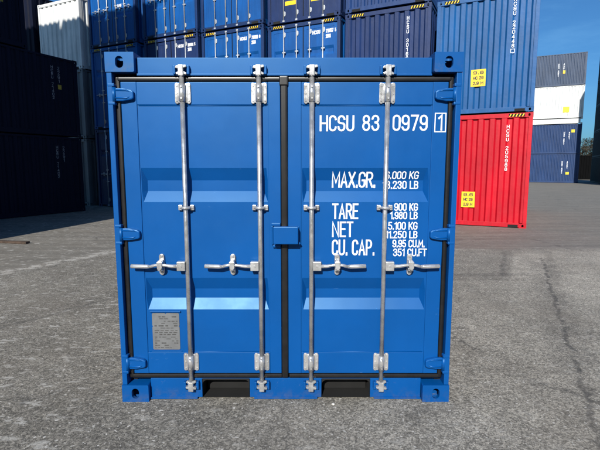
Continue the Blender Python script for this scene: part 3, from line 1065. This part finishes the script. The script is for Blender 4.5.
def rail_bottom(L, H, W, front):
    def f():
        bm = bmesh.new()
        a, b = (0.008, 0.09) if front else (L - .09, L - .008)
        bbox(bm, -W / 2 + .1785, W / 2 - .1785, a, b, .018, .130, w=.004)
        return finish(bm, 'bottom_rail')
    return cached(('railb', L, H, front), f)


def rail_top(L, H, W, front):
    def f():
        bm = bmesh.new()
        a, b = (0.008, 0.09) if front else (L - .09, L - .008)
        bbox(bm, -W / 2 + .1785, W / 2 - .1785, a, b, H - .115, H - .006, w=.004)
        return finish(bm, 'top_rail')
    return cached(('railt', L, H, front), f)


def post(H, W, s, L, front):
    def f():
        bm = bmesh.new()
        x = sorted((s * (W / 2 - .004), s * (W / 2 - .0995)))
        y = (0.004, .16) if front else (L - .16, L - .004)
        bbox(bm, x[0], x[1], y[0], y[1], .1185, H - .1185, w=.005)
        return finish(bm, 'corner_post')
    return cached(('post', H, s, L, front), f)


def roof_mesh(L, H, W):
    def f():
        bm = bmesh.new()
        box(bm, -W / 2 + .076, W / 2 - .076, .0905, L - .0905, H - .03, H - .014)
        return finish(bm, 'roof')
    return cached(('roof', L, H), f)


def floor_mesh(L, H, W):
    def f():
        bm = bmesh.new()
        box(bm, -W / 2 + .076, W / 2 - .076, .0905, L - .0905, .10, .15)
        return finish(bm, 'floor')
    return cached(('floor', L, H), f)


def sill_recess(W, s):
    def f():
        bm = bmesh.new()
        x = sorted((s * (W / 2 - .20), s * (W / 2 - .44)))
        bbox(bm, x[0], x[1], .003, .05, .012, .085, w=.004)
        return finish(bm, 'sill_recess')
    return cached(('srec', W, s), f)


def hazard_mesh(W, H, s):
    def f():
        bm = bmesh.new()
        x = sorted((s * (W / 2 - .19), s * (W / 2 - .56)))
        box(bm, x[0], x[1], .003, .0078, H - .098, H - .022)
        n = 5
        w = (x[1] - x[0]) / n
        for i in range(n):
            a = x[0] + i * w
            v = [bm.verts.new((p, .0024, q)) for p, q in ((a + .006, H - .095), (a + w * .42, H - .095), (a + w * .90, H - .025), (a + w * .5, H - .025))]
            fc = bm.faces.new(v)
            fc.material_index = 1
        return finish(bm, 'hazard_stripe')
    return cached(('haz', W, H, s), f)


def yard_bands(H):
    k = H / 2.96
    r = []
    for c in (2.06, 1.16):
        r.append(((c + .14) * k, (c + .055) * k, (c - .035) * k, (c - .12) * k))
    return r


def yard_door(H, W, s):
    def f():
        bm = bmesh.new()
        xo, xi = s * (W / 2 - .108), s * .014
        zt, zb = H - .128, .143
        fr = .10
        pa, pb = sorted((xo - s * fr, xi + s * fr))
        a = sorted((xo, xo - s * fr))
        box(bm, a[0], a[1], .045, .10, zb, zt)
        a = sorted((xi, xi + s * fr))
        box(bm, a[0], a[1], .045, .10, zb, zt)
        box(bm, pa, pb, .0455, .10, zt - fr, zt)
        box(bm, pa, pb, .0455, .10, zb, zb + fr)
        door_panel(bm, pa, pb, zb + fr, zt - fr, yard_bands(H), .052, .04, e=.03)
        return finish(bm, 'door')
    return cached(('door', H, W, s), f)


def yard_gasket(H, W, s):
    def f():
        bm = bmesh.new()
        a = sorted((s * (W / 2 - .0998), s * (W / 2 - .109)))
        box(bm, a[0], a[1], .05, .09, .131, H - .116)
        a = sorted((s * .001, s * .0135))
        box(bm, a[0], a[1], .04, .09, .131, H - .116)
        b = sorted((s * (W / 2 - .11), s * .014))
        box(bm, b[0], b[1], .05, .09, H - .1275, H - .1155)
        box(bm, b[0], b[1], .05, .09, .1305, .1425)
        return finish(bm, 'gasket')
    return cached(('gask', H, W, s), f)


def yard_bar(H, rx):
    def f():
        bm = bmesh.new()
        tube(bm, [(rx, .016, .06), (rx, .016, H - .06)], .017, 10)
        for z in (.06, H - .06):
            bbox(bm, rx - .035, rx + .035, -.002, .035, z - .025, z + .025, w=.006)
        return finish(bm, 'locking_bar')
    return cached(('bar', H, rx), f)


def yard_bracket(rx):
    def f():
        bm = bmesh.new()
        prism(bm, stadium(rx + .018, 0, .085, .15, 5), .028, .0448, .004)
        return finish(bm, 'bar_bracket')
    return cached(('brk', rx), f)


def yard_guide(rx):
    def f():
        bm = bmesh.new()
        bbox(bm, rx - .055, rx + .055, .012, .0515, -.02, .02, w=.005)
        return finish(bm, 'bar_guide')
    return cached(('gd', rx), f)


def yard_handle(H, rx, dr):
    def f():
        bm = bmesh.new()
        z = 1.30
        bbox(bm, *sorted((rx + dr * .01, rx + dr * .07)), -.006, .03, z - .03, z + .03, w=.004)
        tube(bm, [(rx + dr * .05, .004, z), (rx + dr * .2, 0, z + .01), (rx + dr * .33, 0, z)], [.013, .011, .015], 8)
        prism(bm, stadium(rx + dr * .2, z, .05, .14, 5), .02, .05, .004)
        return finish(bm, 'handle')
    return cached(('hnd', H, rx, dr), f)


HALF = 1.219
GROUP = 'containers stacked in the yard'
def container(label, loc, rz, paint, L=6.058, H=2.896, front='end', text=None, group=GROUP, haz=False, texts=None,
              placard=False, side_text=None, side=1, pitch=.272, rod='white_rod', frame=None, name='shipping_container', cat='shipping container', plain=False):
    W = 2 * HALF
    t = thing(name, label, cat, loc, rz, group)
    m = MAT[paint]
    mf = MAT[frame] if frame else m
    add_castings(t, W, L, H, mf)
    for s in (-1, 1):
        link('side_wall', wall_side(L, H, s, W), m, t)
        for fr in (True, False):
            link('corner_post', post(H, W, s, L, fr), mf, t)
    link('roof', roof_mesh(L, H, W), m, t)
    link('floor', floor_mesh(L, H, W), MAT['black'], t)
    link('end_wall', wall_end(L, H, W, False), m, t)
    link('bottom_rail', rail_bottom(L, H, W, False), m, t)
    link('top_rail', rail_top(L, H, W, False), m, t)
    bt = link('bottom_rail', rail_bottom(L, H, W, True), mf, t)
    tp = link('top_rail', rail_top(L, H, W, True), mf, t)
    if not plain:
        for s in (-1, 1):
            link('sill_recess', sill_recess(W, s), MAT['black'], bt)
    if haz:
        for s in (-1, 1):
            link('hazard_stripe', hazard_mesh(W, H, s), [MAT['black'], MAT['yellow']], tp)
    if front == 'end':
        w = link('end_wall', wall_end(L, H, W, True, pitch), m, t)
    else:
        for s in (-1, 1):
            d = link('door', yard_door(H, W, s), m, t)
            link('gasket', yard_gasket(H, W, s), MAT['rubber'], d)
            for rx in (.22, .66):
                link('locking_bar', yard_bar(H, s * rx), MAT[rod], d)
                for z in (.28, H - .30):
                    link('bar_bracket', yard_bracket(s * rx), MAT[rod], d).location = (0, 0, z)
                for z in (H * .33, H * .48, H * .72):
                    link('bar_guide', yard_guide(s * rx), MAT[rod], d).location = (0, 0, z)
                link('handle', yard_handle(H, s * rx, -1 if s < 0 else 1) if False else yard_handle(H, s * rx, s), MAT[rod], d)
            if s > 0 and texts:
                yb = lambda x, z, l: Vector((x, (.0435 if (x > 1.0 or z > H - .228) else .0505) - l, z))
                zt, zm = H - .40, H - 1.28
                for (st_, a, b, z0, z1, k) in (('HCSU', .30, .56, zt, zt + .11, .021), (texts[:-1], .74, .985, zt, zt + .11, .019),
                                               (texts[-1], 1.03, 1.075, zt + .005, zt + .105, .016), ('25G1', .74, .90, zt - .15, zt - .04, .019),
                                               ('MAX.GR.', .28, .60, zm, zm + .11, .02), ('30.480 KG', .73, .99, zm + .06, zm + .12, .012),
                                               ('67.200 LB', .73, .99, zm - .02, zm + .04, .012), ('TARE', .28, .50, zm - .3, zm - .19, .02)):
                    bm = bmesh.new()
                    lettering(bm, st_, a, b, z0, z1, k, yb)
                    obj('marking', bm, MAT['white_letter'], d, recalc=False)
    if text:      # upright letters one below the other, on the outer face of a rib
        (tx0, tx1, tz0, tz1, s_, yo) = text[1]
        for wi, word in enumerate(text[0].split(' ')):
            masked = ' '.join(w if k == wi else ' ' * len(w) for k, w in enumerate(text[0].split(' ')))
            bm = bmesh.new()
            lettering(bm, masked, tx0, tx1, tz0, tz1, s_, lambda x, z, l: Vector((x, .020 - l - yo, z)), vertical=True)
            obj('marking', bm, MAT['white_letter'], t, recalc=False)
        if len(text) > 2:
            bm = bmesh.new()
            frame_rect(bm, *text[2], lambda x, z, l: Vector((x, .0195 - l - yo, z)))
            obj('marking_frame', bm, MAT['white_letter'], t, recalc=False)
    if placard:
        x0, x1, z0, z1 = placard
        bm = bmesh.new()
        box(bm, x0, x1, .015, .0195, z0, z1)
        h = z1 - z0
        pl = lambda x, z, l: Vector((x, .0142 - l, z))
        for i, tx in enumerate(('9.6', 'HC 29', '2.9 M')):
            zz = z1 - h * (.09 + .31 * i) - h * .20
            lettering(bm, tx, x0 + .05, x1 - .05, zz, zz + h * .20, .018, pl, mat_index=1)
        obj('placard', bm, [MAT['yellow'], MAT['dark_letter']], t, recalc=False)
    if side_text:     # (y0 , list of (string, dy, top, bottom)), yellow square
        for (st, yc, w_, z0, z1) in side_text[0]:
            bm = bmesh.new()
            lettering(bm, st, yc - w_ / 2, yc + w_ / 2, z0, z1, w_ * .2, lambda x, z, l: Vector((side * (W / 2 - .010 + l), x if side > 0 else 2 * yc - x, z)), vertical=True)
            obj('marking', bm, MAT['shade_letter' if paint == 'b_dark' else 'white_letter'], t, recalc=False)
        if side_text[1]:
            yc, w_, z0, z1 = side_text[1]
            bm = bmesh.new()
            x = sorted((side * (W / 2 - .0115), side * (W / 2 - .0075)))
            box(bm, x[0], x[1], yc - w_ / 2, yc + w_ / 2, z0, z1)
            obj('placard', bm, MAT['shade_yellow' if paint == 'b_dark' else 'yellow'], t)
    return t


TH = R(25.805)
XH = Vector((math.cos(TH), -math.sin(TH), 0))     # right along the long facade
YH = Vector((math.sin(TH), math.cos(TH), 0))      # away from the camera, into the yard
CORNER = Vector((5.937, 8.654, 0))                # right bottom corner of the red container
RZ = -TH

def facade(s):   # centre of the front end of a container whose right edge is s metres from the corner
    return CORNER - XH * (s + HALF)

def at(v, z):
    return (v.x, v.y, z)

# column 1: red below mid blue
c = facade(0)
container('bright red container with ribbed end, at ground level under the mid blue one', at(c, 0), RZ, 'b_red', H=2.945, haz=True,
          text=('HCSU 205988', (.625, .69, 1.47, 2.66, .013, 0)), placard=(-.40, -.06, .50, .92))
container('mid blue container with ribbed end and yellow placard, resting on the red one', at(c, 2.965), RZ, 'b_light', H=2.945, haz=True,
          text=('HCSU 220448', (.625, .69, 1.58, 2.80, .013, 0), (.61, .705, 1.46, 1.56, .011)), placard=(-.30, .06, .70, 1.13))
# column 2: two navy ribbed ends over one hidden behind the small container
c = facade(2.59)
container('navy container low behind the small blue one, under the navy ribbed end', at(c, 0), RZ, 'b_navy', H=2.96)
container('navy ribbed container with vertical white number, beside the mid blue one', at(c, 2.985), RZ, 'b_navy', H=2.96, haz=True,
          text=('HCSU 301665', (.565, .63, 1.40, 2.70, .014, 0)))
container('navy blue ribbed container at the top edge, second column from the right', at(c, 5.985), RZ, 'b_navy2', H=2.9, pitch=.2)
# column 3
c = facade(5.18)
container('blue container low behind the small one, third column from the right', at(c, 0), RZ, 'b_blue', H=2.96, frame='b_frame', front='door')
container('blue container with white door numbers, directly under the navy one with yellow stickers', at(c, 2.985), RZ, 'b_blue', H=2.96, frame='b_frame', front='door', haz=True, texts='7180575')
t3 = container('navy container with two yellow stickers on its doors, at the top edge of the photo', at(c, 5.985), RZ, 'b_navy', H=2.9, front='door')
for o in [o for o in COL.objects if o.parent == t3 and o.name.startswith('door')]:
    s = 1 if o.data.vertices[0].co.x > 0 else -1
    bm = bmesh.new()
    a = sorted((s * .22 + .035, s * .66 - .035)) if s > 0 else (-.66 + .035, -.22 - .035)
    box(bm, a[0], a[1], .047, .0515, .52, .64)
    obj('sticker', bm, MAT['yellow'], o)
# column 4
c = facade(7.77)
container('blue container low behind the small one, fourth column from the right', at(c, 0), RZ, 'b_blue', H=3.02, frame='b_frame', front='door')
container('blue container with white number on its doors, above the second locking bar from the left', at(c, 3.045), RZ, 'b_blue', H=3.02, frame='b_frame', front='door', haz=True, texts='7180600')
container('blue container with door handles, left of the navy doors with yellow stickers', at(c, 6.105), RZ, 'b_blue', H=2.9, frame='b_frame', front='door')
# column 5
c = facade(10.36)
container('navy container low behind the small one, fifth column from the right', at(c, 0), RZ, 'b_navy', H=3.05, front='door')
container('grey navy container with door bars, half in shadow under a brighter blue one', at(c, 3.075), RZ, 'b_navy', H=3.05, front='door', haz=True, texts='3016615')
container('blue container with pale door bars, its left edge in shadow, above the grey navy doors', at(c, 6.16), RZ, 'b_blue', H=2.9, frame='b_frame', front='door')
# column 6, in the shade of the tall stack
c = facade(13.15)
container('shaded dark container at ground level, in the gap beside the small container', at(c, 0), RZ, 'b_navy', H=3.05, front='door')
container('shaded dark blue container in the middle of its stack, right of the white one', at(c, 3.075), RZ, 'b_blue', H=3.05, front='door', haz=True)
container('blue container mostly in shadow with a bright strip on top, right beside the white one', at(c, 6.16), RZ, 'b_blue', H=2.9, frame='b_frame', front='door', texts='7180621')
# column 7
c = facade(16.1)
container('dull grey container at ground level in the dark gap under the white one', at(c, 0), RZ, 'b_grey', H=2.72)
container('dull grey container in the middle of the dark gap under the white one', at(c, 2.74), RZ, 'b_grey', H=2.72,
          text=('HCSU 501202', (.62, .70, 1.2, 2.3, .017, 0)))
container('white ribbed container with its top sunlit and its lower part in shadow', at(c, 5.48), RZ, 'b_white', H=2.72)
# column 8 closes the gap behind the left stack
c = facade(18.9)
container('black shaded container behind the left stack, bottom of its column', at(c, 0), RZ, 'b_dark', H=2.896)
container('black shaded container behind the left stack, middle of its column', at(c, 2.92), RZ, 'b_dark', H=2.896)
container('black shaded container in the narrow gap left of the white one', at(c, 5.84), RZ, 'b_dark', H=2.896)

# the dark stack on the left: long sides face right
LS = Vector((-7.70, 13.44, 0)) - XH * HALF - YH * 6.058
st = lambda a, b: [('HCSU 71402', a, .075, b, b + 1.1), ('22G1', a + .24, .075, b + .55, b + 1.1)]
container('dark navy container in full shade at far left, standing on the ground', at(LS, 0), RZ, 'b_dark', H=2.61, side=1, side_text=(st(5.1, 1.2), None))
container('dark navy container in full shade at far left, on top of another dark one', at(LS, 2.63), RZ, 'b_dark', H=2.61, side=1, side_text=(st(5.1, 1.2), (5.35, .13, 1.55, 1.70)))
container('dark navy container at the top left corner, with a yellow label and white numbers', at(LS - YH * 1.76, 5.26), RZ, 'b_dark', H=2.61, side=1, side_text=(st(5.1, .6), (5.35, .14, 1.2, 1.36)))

# tall stack further left, whose shadow lies over the dark stack
TS = Vector((-7.09, 4.14, 0)) - XH * HALF - YH * 6.058
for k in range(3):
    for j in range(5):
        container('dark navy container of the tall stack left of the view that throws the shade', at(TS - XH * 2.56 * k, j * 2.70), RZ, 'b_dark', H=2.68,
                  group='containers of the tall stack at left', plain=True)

# added, unseen dark building behind the camera, put in to block low sky light
def build_sky_blocker():
    t = thing('sky_blocker', 'added dark grey corrugated building, unseen behind the camera, blocking the low sky', 'sky_blocker', (6, -31, 0))
    m = MAT['b_black']
    Ls, Hs, D = 46, 12.5, 16
    bm = bmesh.new()
    corrugated(bm, -Ls, Ls, 0.4, Hs, 0.5, 0.06, lambda u, d, z: (u, -d, z))
    box(bm, -Ls, Ls, -.25, .02, 0, .4)
    obj('front_wall', bm, m, t)
    for s in (-1, 1):
        bm = bmesh.new()
        corrugated(bm, -D, 0, 0.0, Hs, 0.5, 0.06, lambda u, d, z: (s * (Ls - d), u, z))
        obj('side_wall', bm, m, t)
    bm = bmesh.new()
    corrugated(bm, -Ls, Ls, 0, Hs, 0.5, 0.06, lambda u, d, z: (u, -D + d, z))
    obj('rear_wall', bm, m, t)
    bm = bmesh.new()
    box(bm, -Ls - .2, Ls + .2, -D - .2, .2, Hs, Hs + .25)
    obj('roof', bm, m, t)
    for k in range(5):
        bm = bmesh.new()
        x = -36 + 18 * k
        box(bm, x - 2.2, x + 2.2, .0, .08, .02, 4.8)
        for q in range(11):
            box(bm, x - 2.2, x + 2.2, .08, .10, .10 + q * .42, .40 + q * .42)
        obj('roller_door', bm, MAT['b_grey'], t)
build_sky_blocker()

# far stack on the right: long sides face the camera
FS = Vector((28.2, 42.84, 0)) - XH * 0
RF = RZ + math.pi / 2
FO = FS + YH * HALF
L40 = 12.192
ft = lambda a, b: [('HCSU 40317', a, .11, b, b + 1.3), ('45G1', a - .45, .11, b + .5, b + 1.3)]
far = 'containers in the far stack on the right'
container('distant dark blue container at the bottom of the far right stack', at(FO, 0), RF, 'b_far', L=L40, side=-1, H=2.93, group=far, side_text=(ft(1.5, .9), (1.0, .3, .85, 1.1)))
container('distant dark blue container, second from the ground in the far right stack', at(FO, 2.95), RF, 'b_far', L=L40, side=-1, H=2.93, group=far, side_text=(ft(1.5, .9), (.75, .3, 2.1, 2.4)))
def flat_rack():
    t = thing('flat_rack', 'white folded flat rack sandwiched between the dark blue and the white far containers', 'flat rack', at(FO, 5.90), RF)
    bm = bmesh.new()
    for s in (-1, 1):
        x = sorted((s * HALF, s * (HALF - .16)))
        bbox(bm, x[0], x[1], .18, L40 - .18, .05, .52, w=.01)
    for k in range(25):
        y = .4 + k * (L40 - .8) / 24
        bbox(bm, -HALF - .006, HALF + .006, y - .03, y + .03, .08, .50, w=.004)
    obj('base_frame', bm, MAT['b_white'], t)
    for a, b in ((.2, 2.6), (L40 - 2.6, L40 - .2)):
        bm = bmesh.new()
        bbox(bm, -1.04, 1.04, a, b, .40, .56, w=.01)
        obj('folded_end_wall', bm, MAT['b_white'], t)
    bm = bmesh.new()
    box(bm, -1.05, 1.05, .18, L40 - .18, .30, .34)
    obj('deck', bm, MAT['wood'], t)
    for s in (-1, 1):
        for front in (True, False):
            for top in (True, False):
                o = link('corner_casting', casting(s, top, front), MAT['b_white'], t)
                o.location = (s * HALF, 0 if front else L40, .47 if top else 0)
flat_rack()
container('distant white container with a yellow square, in the middle of the far right stack', at(FO, 6.50), RF, 'b_white', L=L40, side=-1, H=3.15, group=far, side_text=([], (1.5, .55, .55, 1.1)))
container('distant slate blue container on top of the far right stack against the sky', at(FO, 9.67), RF, 'b_slate', L=L40, side=-1, H=3.12, group=far, side_text=(ft(2.4, .9), (1.9, .2, 1.2, 1.5)))

# dark row at the right edge
RO = Vector((31.5, 46.1, 0)) + XH * HALF - YH * L40
for j, wd in enumerate(('lowest', 'second from the ground', 'third from the ground', 'fourth from the ground', 'topmost')):
    container('charcoal container at the right edge of the photo, %s of five' % wd,
              at(RO, j * 2.615), RZ, 'b_black', L=L40, H=2.595, group='charcoal containers stacked at the right edge')
container('low black container in the gap between the far stack and the charcoal stack', (37.0, 55.5, 0), RZ, 'b_gap', L=L40, H=3.1)

# ------------------------------------------------------------------ small things on the ground
def plank():
    t = bmesh.new()
    bbox(t, -.42, .42, -.055, .055, 0, .045, w=.006)
    for v in t.verts:
        v.co.z += .006 * math.sin(v.co.x * 7)
        v.co.y += .012 * math.sin(v.co.x * 4 + 1)
        v.co.z = max(v.co.z, .001)
    o = obj('wood_plank', t, MAT['wood'])
    o.location = (-5.95, 6.42, .002)
    o.rotation_euler = (0, 0, R(-12))
    tag(o, 'dark broken plank lying on the asphalt at the edge of the shadow at left', 'plank')
plank()

def stone(loc, r, label, seed):
    bm = bmesh.new()
    bmesh.ops.create_icosphere(bm, subdivisions=2, radius=r)
    rr = random.Random(seed)
    for v in bm.verts:
        v.co *= rr.uniform(.75, 1.15)
        v.co.z *= .55
    o = obj('stone', bm, MAT['pebble'])
    o.location = (loc[0], loc[1], r * .42)
    tag(o, label, 'stone')
stone((.318, -.035, 0), .011, 'small white stone on the ground under the right fork pocket', 2)

# ------------------------------------------------------------------ trees far beyond the yard
def tree(x, y, h, seed, label):
    r = random.Random(seed)
    t = thing('tree', label, 'tree', (x, y, 0), 0, 'trees beyond the yard')
    bm = bmesh.new()
    tube(bm, [(0, 0, 0), (.1, .05, h * .3), (.0, .1, h * .62), (.15, .0, h * .9)], [h * .035, h * .027, h * .017, h * .005], 8)
    for k in range(7):
        a = r.uniform(0, 6.28)
        z = h * r.uniform(.3, .65)
        q = h * r.uniform(.18, .3)
        tube(bm, [(.05, .05, z), (math.cos(a) * q * .6, math.sin(a) * q * .6, z + q * .5), (math.cos(a) * q, math.sin(a) * q, z + q * .8)], [h * .012, h * .008, h * .003], 6)
    obj('trunk', bm, MAT['bark'], t)
    bm = bmesh.new()
    cl = []
    for k in range(34):
        a = r.uniform(0, 6.28)
        rad = h * .30 * math.sqrt(r.random())
        cl.append((Vector((math.cos(a) * rad, math.sin(a) * rad, h * r.uniform(.34, .97) - rad * .3)), h * r.uniform(.06, .12)))
    for c_, s_ in cl:
        for k in range(150):
            d = Vector((r.gauss(0, 1), r.gauss(0, 1), r.gauss(0, .8))).normalized() * s_ * r.random() ** .4
            n = Vector((r.gauss(0, 1), r.gauss(0, 1), r.gauss(0, 1) + .5)).normalized()
            u = n.orthogonal().normalized()
            v = n.cross(u)
            w = r.uniform(.06, .14)
            p = c_ + d
            bm.faces.new([bm.verts.new(p + q) for q in (u * w, v * w * .6, -u * w, -v * w * .6)])
    obj('crown', bm, MAT['leaf'], t, recalc=False)

tree(56.5, 88.0, 7.4, 1, 'bushy tree far away in the gap left of the charcoal stack')
tree(60.5, 90.0, 8.0, 2, 'distant tree behind the charcoal stack at the right edge')
tree(52.5, 90.0, 7.0, 3, 'distant tree hidden behind the right end of the far stack')
